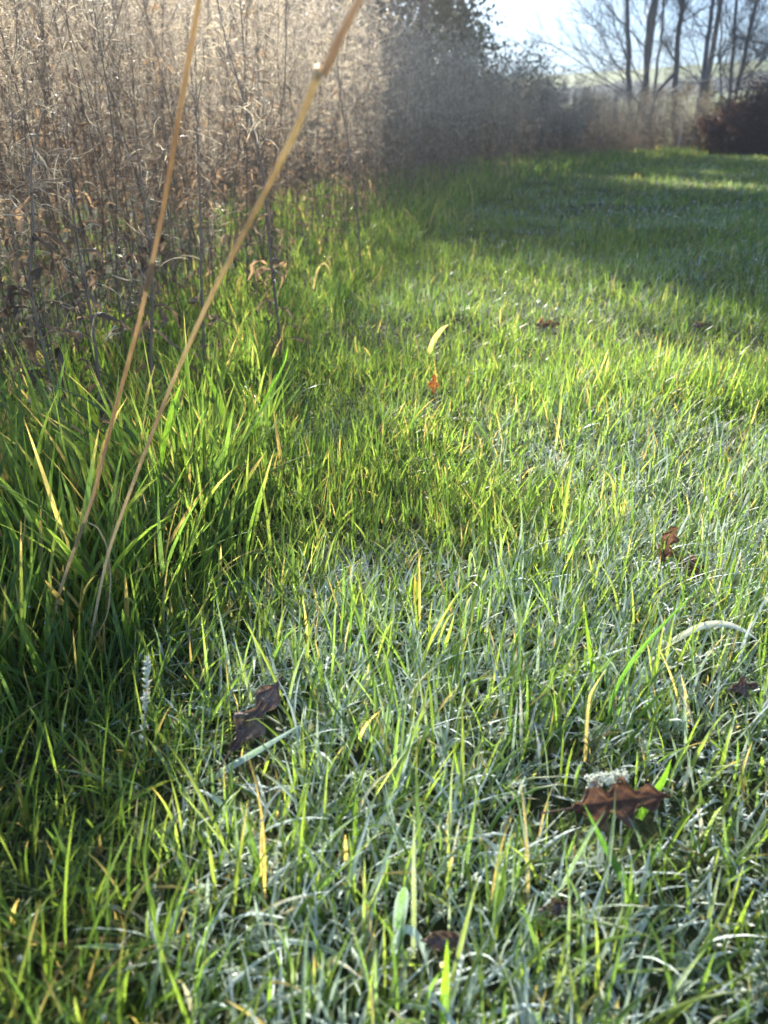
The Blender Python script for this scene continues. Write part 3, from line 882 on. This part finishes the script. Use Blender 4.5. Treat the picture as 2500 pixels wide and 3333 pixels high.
hero_blade('frosted_grass', [(1297, 3035, .50), (1300, 2990, .50), (1308, 2930, .495), (1318, 2885, .49)], 46, 'broad stubby frosted blade standing near the bottom centre', G3, .68, blunt=7)
hero_blade('frosted_grass', [(1278, 3120, .50), (1290, 3050, .49), (1325, 3015, .485), (1362, 3045, .49), (1385, 3110, .495), (1400, 3200, .50)], 32, 'hooped frosted blade below the broad stubby one', G3, 1.0)
hero_blade('tall_grass', [(1345, 3120, .50), (1348, 2960, .495), (1346, 2800, .49), (1350, 2640, .48)], 20, 'thin upright frosted blade rising above the bottom hoop', (.16, .2, .14), .55)
hero_blade('tall_grass', [(1445, 3360, .46), (1447, 3240, .455), (1452, 3150, .45), (1456, 3055, .445)], 34, 'broad glowing green blade at the bottom edge', G2, .0)
hero_blade('tall_grass', [(2080, 2960, .55), (2030, 2860, .55), (1960, 2740, .55), (1900, 2615, .55)], 34, 'broad green blade crossing in front of the brown oak leaf', G3, .2)
hero_blade('tall_grass', [(2080, 2665, .60), (2120, 2600, .60), (2165, 2530, .60), (2185, 2470, .60)], 34, 'spotted green blade leaning past the tip of the oak leaf', G1, .0, tip=.05)
hero_blade('frosted_grass', [(1150, 2720, .60), (1180, 2685, .60), (1235, 2672, .60), (1310, 2690, .60), (1360, 2710, .6)], 22, 'small arched white frosted blade left of the oak leaf', ST, 1.0)
hero_blade('frosted_grass', [(640, 2560, .64), (760, 2490, .64), (880, 2420, .63), (1000, 2345, .63)], 26, 'wide blue frosted blade slanting under the large brown leaf', G3, .8)
hero_blade('tall_grass', [(360, 1490, 1.03), (320, 1380, 1.03), (250, 1240, 1.03), (190, 1120, 1.03)], 19, 'broad yellow green blade leaning left in front of the weeds', (.20, .27, .04), .0)
hero_blade('tall_grass', [(745, 1420, 1.18), (715, 1310, 1.18), (685, 1240, 1.18), (665, 1200, 1.18)], 20, 'pointed lit blade right of the right straw stalk', G2, .0)
hero_blade('tall_grass', [(490, 1700, .98), (520, 1500, .97), (560, 1330, .96), (592, 1240, .95)], 24, 'tall lit blade close along the right straw stalk', G2, .0)
hero_blade('tall_grass', [(800, 1480, 1.35), (860, 1300, 1.33), (930, 1180, 1.32), (940, 1100, 1.3)], 10, 'thin arching blade at the lawn edge in front of the stand', G1, .0)
hero_blade('tall_grass', [(430, 2150, .78), (330, 2142, .78), (270, 2140, .78), (200, 2142, .78)], 20, 'flat lying green blade across the foot of the straw stalks', G3, .3)
hero_blade('dry_grass', [(1395, 1150, 1.9), (1415, 1100, 1.89), (1440, 1070, 1.88), (1462, 1055, 1.87)], 20, 'pale papery dead blade sticking up from the sunny lawn', (.5, .4, .26), .1)
hero_blade('dry_grass', [(1020, 940, 2.2), (1030, 880, 2.2), (1055, 850, 2.2), (1075, 880, 2.2), (1078, 915, 2.2)], 9, 'hooked straw blade before the weeds near the lawn edge', (.5, .4, .26), .2)
hero_blade('dry_grass', [(1340, 2060, .85), (1350, 1960, .85), (1352, 1900, .85), (1350, 1870, .85)], 14, 'short orange tipped blade upright in the middle of the lawn', (.2, .2, .05), .1, tip=.4)
hero_blade('dry_grass', [(1905, 2480, .66), (1910, 2330, .66), (1920, 2260, .66), (1970, 2180, .66)], 16, 'straw coloured folded blade under the tall bright one', ST, .1)

def seed_head():
    b = P(466, 2440, .66); root = empty('grass_seed_head', b, 'white glinting frosted seed head hanging at the lower left', 'seed head')
    m = MB(); ln = px_line([(466, 2440, .66), (470, 2350, .655), (476, 2250, .65), (482, 2150, .645)]) - b
    m.tube(ln, [.0008, .0006, .0006, .0004], 5, a=.5); m.build('stem', M['straw'], root)
    s = MB(); r = np.random.default_rng(5)
    for k in range(90):
        t = r.random() ** .8; p = np.array([np.interp(t * 3, range(4), ln[:, j]) for j in range(3)])
        d = r.normal(0, 1, 3) * np.array([1, 1, .4]) + np.array([0, 0, 1.2]); d /= np.linalg.norm(d)
        s.tube([p, p + d * .002, p + d * .005], [.0004, .0011, .0002], 5, a=r.random())
    s.build('spikelets', M['ice'], root)
seed_head()

# ------------------------------------------------------------------ fallen leaves
def fallen_leaf(px, py, d, length, width, rot, label, mat, lobes=4, curl_a=.7, bend=.5, stalk=.25, crust=False, seed=0, name='fallen_leaf', lift=0.0):
    """rot = (heading, roll, pitch) of the leaf plane in degrees"""
    r = np.random.default_rng(seed)
    ns_, nt_ = 64, 21
    s = np.linspace(0, 1, ns_); t = np.linspace(-1, 1, nt_)
    prof = np.sin(np.pi * np.clip(s, 0, 1) ** .75) ** .8 * (1 if not lobes else (.66 + .34 * np.cos(2 * np.pi * lobes * (s + .05)) * np.clip(1.3 - s * .6, 0, 1)))
    prof = np.clip(prof, .03, 2) + r.normal(0, .012, ns_)
    Sg, Tg = np.meshgrid(s, t, indexing='ij')
    W = width / 2 * prof[:, None] * Tg
    R = width / (curl_a * 2 + 1e-3)
    cv = R * np.sin(W / R); cz = R * (1 - np.cos(W / R)) + .0022 * np.sin(Sg * 26 + np.abs(Tg) * 7) * np.abs(Tg) + .0025 * (fnoise(Sg * 5 + seed, Tg * 3 + 9, 2) - .5)
    a = bend * (Sg - .3)
    X = length * (np.sin(a) / max(bend, 1e-3)) ; Z = length * ((1 - np.cos(a)) / max(bend, 1e-3))
    V = np.stack([X, cv, Z + cz], -1).reshape(-1, 3)
    i = (np.arange(ns_ - 1) * nt_)[:, None] + np.arange(nt_ - 1)[None]
    F = np.stack([i, i + 1, i + nt_ + 1, i + nt_], -1).reshape(-1, 4)
    base = P(px, py, d)
    root = empty(name, base, label, 'fallen leaf')
    root.rotation_euler = [math.radians(rot[1]), math.radians(rot[2]), math.radians(rot[0])]
    vein = np.exp(-((np.mod(Sg * 7 - np.abs(Tg) * 1.6, 1) - .5) / .10) ** 2) * (np.abs(Tg) > .05)
    var = (.30 + .45 * vein + .30 * (np.abs(Tg) > .88) + .4 * (fnoise(Sg * 4 + seed, Tg * 2, 2) - .5) * 2).reshape(-1)
    mesh_obj('leaf_blade', V, F, mat, root, {'var': var})
    m = MB(); mid = np.stack([X[:, nt_ // 2], cv[:, nt_ // 2], (Z + cz)[:, nt_ // 2] - .0003], -1)
    p0 = mid[0]; dr = mid[0] - mid[2]; dr /= np.linalg.norm(dr)
    pts = np.concatenate([[p0 + dr * length * stalk + np.array([0, 0, -.002])], [p0 + dr * length * stalk * .5], mid[::4]])
    m.tube(pts, np.linspace(.0009, .0003, len(pts)), 5, a=.7); m.build('stalk', mat, root)
    if crust:
        c = MB(); rr = np.random.default_rng(2)
        for k in range(260):
            u_ = rr.uniform(.18, .62); p = np.array([length * (u_ - .3), width * rr.uniform(.30, .50), rr.uniform(.0005, .007)])
            dd = rr.normal(0, 1, 3); dd[2] = abs(dd[2]); dd /= np.linalg.norm(dd)
            c.tube([p, p + dd * rr.uniform(.001, .002)], [.0007, .0003], 4, a=rr.random())
        c.build('frost_crust', M['ice'], root)
    return root
fallen_leaf(1955, 2615, .575, .072, .044, (4, 52, -8), 'curled brown oak leaf with a crust of frost at the lower right', M['oak'], 3.4, .8, .5, .34, True, 3)
fallen_leaf(2160, 1790, .90, .050, .036, (60, 30, -55), 'dark brown leaf with curled lobes standing in the sunny grass at right', M['oak'], 3, 1.6, 1.6, .2, False, 8)
fallen_leaf(2235, 1835, .92, .045, .030, (-30, 40, 20), 'dark curved leaf lying just below the curled lobed one', M['oak'], 2.5, 1.2, .9, .2, False, 9)
fallen_leaf(2400, 2240, .70, .030, .024, (20, 45, 10), 'small very dark leaf half hidden at the right edge', M['oak_dark'], 2, 1.2, .8, .1, False, 10)
fallen_leaf(805, 2370, .66, .078, .034, (58, 25, -22), 'large dull brown leaf in deep shade left of the centre', M['oak_dark'], 2.6, .6, .4, .3, False, 11)
fallen_leaf(1410, 1262, 1.57, .040, .030, (80, 10, -60), 'bright orange leaf glowing in the sunny grass', M['oak_orange'], 2, 1.0, .8, .1, False, 12)
fallen_leaf(1765, 1058, 2.12, .075, .045, (10, 40, 5), 'reddish brown leaf lying on the farther lawn', M['oak'], 3, .9, .6, .1, False, 13)
fallen_leaf(865, 1290, 1.58, .038, .026, (30, 50, 0), 'small orange leaf at the foot of the dark weed stem', M['oak_orange'], 2, .8, .6, .1, False, 14)
fallen_leaf(1425, 3060, .485, .026, .014, (5, 40, 5), 'grey curled leaf beside the frosted hoop at the bottom', M['oak_dark'], 0, 1.3, .8, .1, False, 15)
fallen_leaf(1790, 2955, .50, .022, .013, (20, 40, 5), 'small dark leaf deep in the grass below the oak leaf', M['oak_dark'], 2, 1.0, .6, .1, False, 16)
fallen_leaf(2270, 1060, 2.1, .050, .032, (30, 40, 5), 'brown leaf in the shaded grass by the right edge', M['oak'], 3, 1.0, .6, .1, False, 17)
fallen_leaf(2145, 530, 13.5, .09, .06, (30, 40, 5), 'tiny dark leaf alone far out on the lawn', M['oak_dark'], 2, 1.0, .6, .1, False, 18)

# ------------------------------------------------------------------ background trees
def limb(m, p, d, L, r, depth, rr, budget):
    n = 6
    pts = [p]; dd = d / np.linalg.norm(d)
    for k in range(n - 1):
        dd = dd + rr.normal(0, .10, 3) + np.array([0, 0, .05]); dd /= np.linalg.norm(dd)
        pts.append(pts[-1] + dd * L / (n - 1))
    pts = np.array(pts)
    m.tube(pts, np.linspace(r, r * .35, n), 5 if r > .02 else 3, a=rr.random() * .8)
    if depth <= 0: return
    for k in range(budget[depth]):
        t = rr.uniform(.2, .98); q = np.array([np.interp(t * (n - 1), range(n), pts[:, j]) for j in range(3)])
        nd = dd + rr.normal(0, .55, 3); nd /= np.linalg.norm(nd)
        limb(m, q, nd, L * rr.uniform(.3, .55), r * .45, depth - 1, rr, budget)

def bare_tree(seed, pl, d, r0, label, nl=12, fork=None, toward=0.0):
    rr = np.random.default_rng(seed)
    ln = px_line([(x, y, d) for x, y in pl])
    gz = float(ground_z(ln[0][0], ln[0][1])); base = np.array([ln[0][0], ln[0][1], gz])
    bot = ln[0] + (ln[0] - ln[1]) * ((ln[0][2] - gz + .1) / max(ln[1][2] - ln[0][2], .05)) * .9; bot[2] = gz - .1
    base[:2] = bot[:2]
    top = ln[-1] - ln[-2]; top /= np.linalg.norm(top)
    ext = [ln[-1] + top * k * 1.2 + np.array([0, 0, .1 * k * k]) * .5 + rr.normal(0, .06, 3) for k in range(1, 5)]
    L = np.concatenate([[bot], ln, ext]) - base
    root = empty('bare_tree', base, label, 'tree', 'bare trees at the end of the lawn')
    n = 26; ts = np.linspace(0, len(L) - 1, n); C = np.stack([np.interp(ts, range(len(L)), L[:, j]) for j in range(3)], -1)
    C[1:-1] += rr.normal(0, .012, (n - 2, 3))
    rad = .84 * r0 * np.interp(np.linspace(0, 1, n), [0, .06, .5, 1], [1.3, 1.05, .85, .3])
    m = MB(); m.tube(C, rad, 9, a=np.repeat(rr.uniform(.1, .9, n), 9))
    if fork:
        q = px_line([(x, y, d) for x, y in fork]) - base
        m.tube(q, np.linspace(r0 * .6, r0 * .35, len(q)), 7, a=.5)
    m.build('trunk', M['bark'], root)
    b = MB()
    zs = C[:, 2]
    for k in range(nl):
        z = rr.uniform(1.0, zs[-1]) if k > nl * .5 else rr.uniform(1.0, 3.6)
        p = np.array([np.interp(z, zs, C[:, j]) for j in range(3)])
        a = rr.uniform(0, 6.28) if rr.random() > toward else rr.normal(math.pi, .6)
        dd = np.array([math.cos(a), math.sin(a) * .7, rr.uniform(.35, 1.3)])
        if toward and k % 3 == 0: dd = np.array([-1.0, rr.normal(0, .4), rr.uniform(.3, .8)]); p[2] = p[2]
        limb(b, p, dd, rr.uniform(1.0, 2.4) * (1.7 if toward and k % 3 == 0 else 1), r0 * rr.uniform(.13, .27), 2, rr, {2: 11, 1: 8})
    b.build('crown', M['twig'], root)
bare_tree(1, [(2050, 300), (2046, 200), (2042, 90), (2041, 0)], 21.5, .085, 'leftmost straight grey bare trunk above the end of the weeds', 16, toward=.6)
bare_tree(2, [(2103, 290), (2106, 145), (2113, 60), (2128, 0)], 22.0, .095, 'thick grey trunk with a bend, second from the left', 14, toward=.5)
bare_tree(3, [(2135, 245), (2139, 200), (2155, 130), (2157, 90), (2160, 0)], 23.5, .055, 'thin crooked trunk close right of the bent one', 10)
bare_tree(4, [(2195, 430), (2195, 330), (2200, 220), (2207, 125), (2222, 0)], 21.0, .095, 'forked grey trunk with a low leaning branch in the middle of the trees', 14,
          fork=[(2199, 235), (2165, 270), (2138, 300), (2125, 350), (2118, 400)])
bare_tree(5, [(2247, 480), (2265, 400), (2284, 290), (2302, 160), (2312, 80), (2322, 0)], 20.5, .085, 'dark leaning trunk standing left of the copper hedge', 14)
bare_tree(6, [(2350, 330), (2346, 250), (2342, 160), (2350, 110), (2334, 0)], 24.0, .040, 'slim reddish sapling between the two dark leaning trunks', 10,
          fork=[(2346, 255), (2362, 210), (2366, 180), (2378, 150)])
bare_tree(7, [(2366, 400), (2376, 310), (2386, 180), (2393, 80), (2400, 0)], 22.5, .065, 'pale straight trunk touching the rightmost leaning one', 10)
bare_tree(8, [(2370, 390), (2388, 330), (2414, 215), (2444, 90), (2464, 0)], 22.0, .085, 'rightmost dark trunk leaning to the right over the copper hedge', 14)
bare_tree(9, [(2610, 420), (2605, 250), (2600, 100), (2602, 0)], 22.0, .08, 'bare tree at the right border whose branches reach into view', 14, toward=.7)

def leaf_cloud(c, n, size, rr, a_mode=0):
    """n small folded leaf faces at the given centres"""
    d = rr.normal(0, 1, (n, 3)); d /= np.linalg.norm(d, axis=1, keepdims=True)
    e = np.cross(d, rr.normal(0, 1, (n, 3))); e /= np.linalg.norm(e, axis=1, keepdims=True)
    s = size * rr.uniform(.5, 1.4, (n, 1))
    V = np.stack([c - d * s * .5, c - e * s * .28, c + d * s * .5, c + e * s * .28], 1).reshape(-1, 3)
    F = np.arange(n * 4).reshape(-1, 4)
    return V, F

def bush(name, base, rx, ry, H, n, size, mat, label, cat, seed, twig=True, shape='hedge', group=None, trunk_r=.0, gap=.45, zmin=.0):
    rr = np.random.default_rng(seed)
    base = np.array([base[0], base[1], float(ground_z(base[0], base[1]))])
    root = empty(name, base, label, cat, group)
    k = max(14, int(n / 260))
    # twig ends carry the clumps
    cl = []
    while len(cl) < k:
        u = rr.uniform(-1, 1, 3); z = zmin + (1 - zmin) * (u[2] + 1) / 2
        if shape == 'cone':
            if math.hypot(u[0], u[1]) > (1 - z) ** .8 + .12: continue
        else:
            if u[0] ** 2 + u[1] ** 2 > 1 - .75 * z ** 3: continue
        if rr.random() < gap * .5: continue
        cl.append(np.array([u[0] * rx, u[1] * ry, (.05 + .95 * z) * H * (.85 + .2 * rr.random())]))
    cl = np.array(cl)
    idx = rr.integers(0, k, n)
    sp = np.array([rx, ry, H * .5]) * (.22 if shape != 'cone' else .20)
    c = cl[idx] + rr.normal(0, 1, (n, 3)) * np.minimum(sp, .30) * .75
    c[:, 2] = np.clip(c[:, 2], .02, None)
    V, F = leaf_cloud(c, n, size, rr)
    tw = MB()
    if trunk_r > 0:
        tw.tube([(0, 0, -.1), (.02, 0, H * .5), (0, .03, H * .92)], [trunk_r, trunk_r * .6, .01], 8, a=.4)
    for q in cl[::(1 if len(cl) < 200 else 2)]:
        o_ = np.array([q[0] * .25, q[1] * .25, max(.0, q[2] * (.3 if trunk_r == 0 else .75)) * (trunk_r > 0)])
        tw.tube([o_, o_ * .5 + q * .5 + rr.normal(0, .05, 3), q], [.018, .010, .004], 4, a=rr.random())
    tw.build('trunk' if trunk_r > 0 else 'branches', M['twig'], root)
    mesh_obj('crown', V, F, mat, root, {'var': np.repeat(rr.random(n), 4)}, False)
    return root

def at_px(px, y):  # ground spot along a column of the photo, y metres ahead
    r = P(px, 431, 1.0); return (r[0] / r[1] * y, y)
bush('evergreen_tree', at_px(1150, 14.5), 2.1, 1.7, 7.2, 66000, .095, M['needle'], 'tall dark evergreen tree rising out of the top of the picture', 'tree', 31, shape='h', trunk_r=.12, gap=0)
bush('evergreen_tree', at_px(1370, 13.4), 2.4, 1.6, 7.2, 50000, .10, M['needle'], 'wide dark evergreen whose right edge stands against the sky', 'tree', 37, shape='h', trunk_r=.10, gap=0, zmin=.55)  # added to shade the lawn on the right; crown kept above the frame
bush('evergreen_tree', at_px(1450, 17.5), 1.1, 1.0, 2.6, 14000, .07, M['needle'], 'low dark evergreen bush right of the tall evergreen', 'bush', 32, gap=.2)
bush('evergreen_tree', at_px(1650, 20.5), 1.3, 1.0, 2.2, 14000, .07, M['needle'], 'rounded dark bush where the weeds meet the skyline', 'bush', 33, gap=.2)
bush('evergreen_tree', at_px(640, 14), 2.4, 1.4, 4.4, 46000, .095, M['needle'], 'dark evergreen behind the weeds between the straw stalk tops', 'tree', 34, shape='h', trunk_r=.1, gap=0)
bush('evergreen_tree', at_px(120, 14), 1.9, 1.3, 3.9, 24000, .08, M['needle'], 'shadowy evergreen behind the weeds left of the left straw stalk top', 'tree', 35, shape='h', trunk_r=.1, gap=.3)
for q, (px_, yy) in enumerate([(1440, 28), (2078, 28.5), (2275, 29), (2500, 30)]):  # added pines: crowns out of view cast shade on the far lawn
    bush('pine_tree', at_px(px_, yy), 3.6, 2.8, 11.5, 30000, .24, M['needle'],
         ['tall pine behind the low evergreen bush, its crown above the picture', 'tall pine whose trunk stands behind the leftmost bare trunks',
          'tall pine whose trunk stands behind the dark leaning trunk', 'tall pine at the right border behind the rightmost leaning trunk'][q],
         'tree', 60 + q, shape='h', trunk_r=.11, gap=.1, zmin=.53)
# copper beech hedge and scrub under the trees
bush('copper_beech', at_px(2400, 20.6), 1.0, .5, 1.15, 13000, .06, M['beech'], 'low front clump of dark red copper beech left in the hedge', 'hedge', 41, gap=.6)
bush('copper_beech', at_px(2510, 21.0), .95, .6, 2.1, 14000, .065, M['beech'], 'taller copper beech clump at the right border', 'hedge', 42, gap=.5)
bush('copper_beech', at_px(2700, 20.6), 1.2, .7, 2.5, 16000, .065, M['beech'], 'copper beech clump running out of the picture at right', 'hedge', 43, gap=.4)
bush('scrub_bush', at_px(2235, 23.5), .75, .6, 2.0, 7000, .05, M['scrub'], 'brown tangled scrub between the forked trunk and the dark leaning trunk', 'bush', 44, gap=.6)
bush('scrub_bush', at_px(2335, 24.0), .6, .6, 1.5, 6000, .05, M['needle'], 'dark green ivy scrub behind the slim sapling', 'bush', 45, gap=.5)
bush('scrub_bush', at_px(2120, 24.5), .9, .6, 1.6, 8000, .05, M['scrub'], 'brown scrub at the feet of the leftmost trunks', 'bush', 46, gap=.6)
bush('scrub_bush', at_px(2450, 34), 1.3, .8, 2.2, 7000, .07, M['scrub'], 'pale brown thicket in the field behind the rightmost trunk', 'bush', 47, gap=.5)
for q, (yy, hh_) in enumerate([(15.5, 1.05), (17.0, 1.1), (18.6, 1.1), (20.2, 1.15), (22.0, 1.15), (23.6, 1.1)]):  # added shrub row, hidden behind the weeds to shade their base
    bush('low_shrub', (float(edge_x(yy)) - 2.6, yy + 1.2), 1.0, .7, hh_, 7000, .06, M['scrub'], 'low dark shrub buried in the back of the far weeds', 'bush', 50 + q,
         gap=.1, group='low shrubs in the back of the far weeds')
# dead wood at the trees' feet
def stick(pl, r, label, cat='stick'):
    ln = px_line(pl); base = ln[0].copy(); m = MB()
    m.tube(ln - base, np.linspace(r, r * .7, len(ln)), 7, a=.8)
    o = m.build('dead_branch', M['pale_wood']); o.location = [float(a) for a in base]; tag(o, label, cat)
stick([(2207, 482, 19.6), (2216, 430, 19.6), (2226, 375, 19.7), (2229, 355, 19.7)], .035, 'sunlit pale broken stem propped upright at the edge of the trees')
stick([(2237, 452, 19.4), (2247, 448, 19.4), (2258, 444, 19.5)], .03, 'short sunlit stub beside the copper hedge foot')
stick([(2260, 493, 19.0), (2275, 486, 19.1), (2292, 476, 19.2)], .03, 'pale short log lying at the end of the lawn')
stick([(2160, 310, 20.3), (2205, 285, 20.3), (2250, 272, 20.4), (2300, 262, 20.4)], .03, 'long grey dead branch hung across the middle trunks')

def far_hedge():
    rr = np.random.default_rng(77); n = 26000
    x = rr.uniform(-30, 120, n); y = 112 + 6 * np.sin(x * .03) + rr.normal(0, .8, n)
    h = 1.7 * (.4 + fnoise(x * .25, x * 0, 3)); z = ground_z(x, y) + rr.random(n) * h
    V, F = leaf_cloud(np.stack([x, y, z], -1), n, .45, rr)
    o = mesh_obj('far_hedgerow', V, F, M['far_leaf'], None, {'var': np.repeat(rr.random(n), 4)}, False)
    tag(o, 'dark hedgerow crossing the far green hillside behind the trees', 'hedgerow')
far_hedge()

# ------------------------------------------------------------------ thin haze added for the lens glare, and for far things fading
def haze():
    m = bpy.data.materials.new('mist'); m.use_nodes = True
    nt = m.node_tree; nt.nodes.clear()
    out = nt.nodes.new('ShaderNodeOutputMaterial'); v = nt.nodes.new('ShaderNodeVolumePrincipled')
    v.inputs['Density'].default_value = 0.0095
    v.inputs['Anisotropy'].default_value = 0.90
    v.inputs['Color'].default_value = (0.92, 0.95, 1.0, 1)
    nt.links.new(v.outputs[0], out.inputs['Volume'])
    x0, x1, y0, y1, z0, z1 = -60, 60, -6, 75, -2.5, 16.0
    V = [(x, y, z) for x in (x0, x1) for y in (y0, y1) for z in (z0, z1)]
    F = [(0, 1, 3, 2), (4, 6, 7, 5), (0, 4, 5, 1), (2, 3, 7, 6), (0, 2, 6, 4), (1, 5, 7, 3)]
    o = mesh_obj('haze', np.array(V), np.array(F), m, smooth=False)
    tag(o, 'thin bright morning mist in front of the sun', 'haze', kind='stuff')
haze()
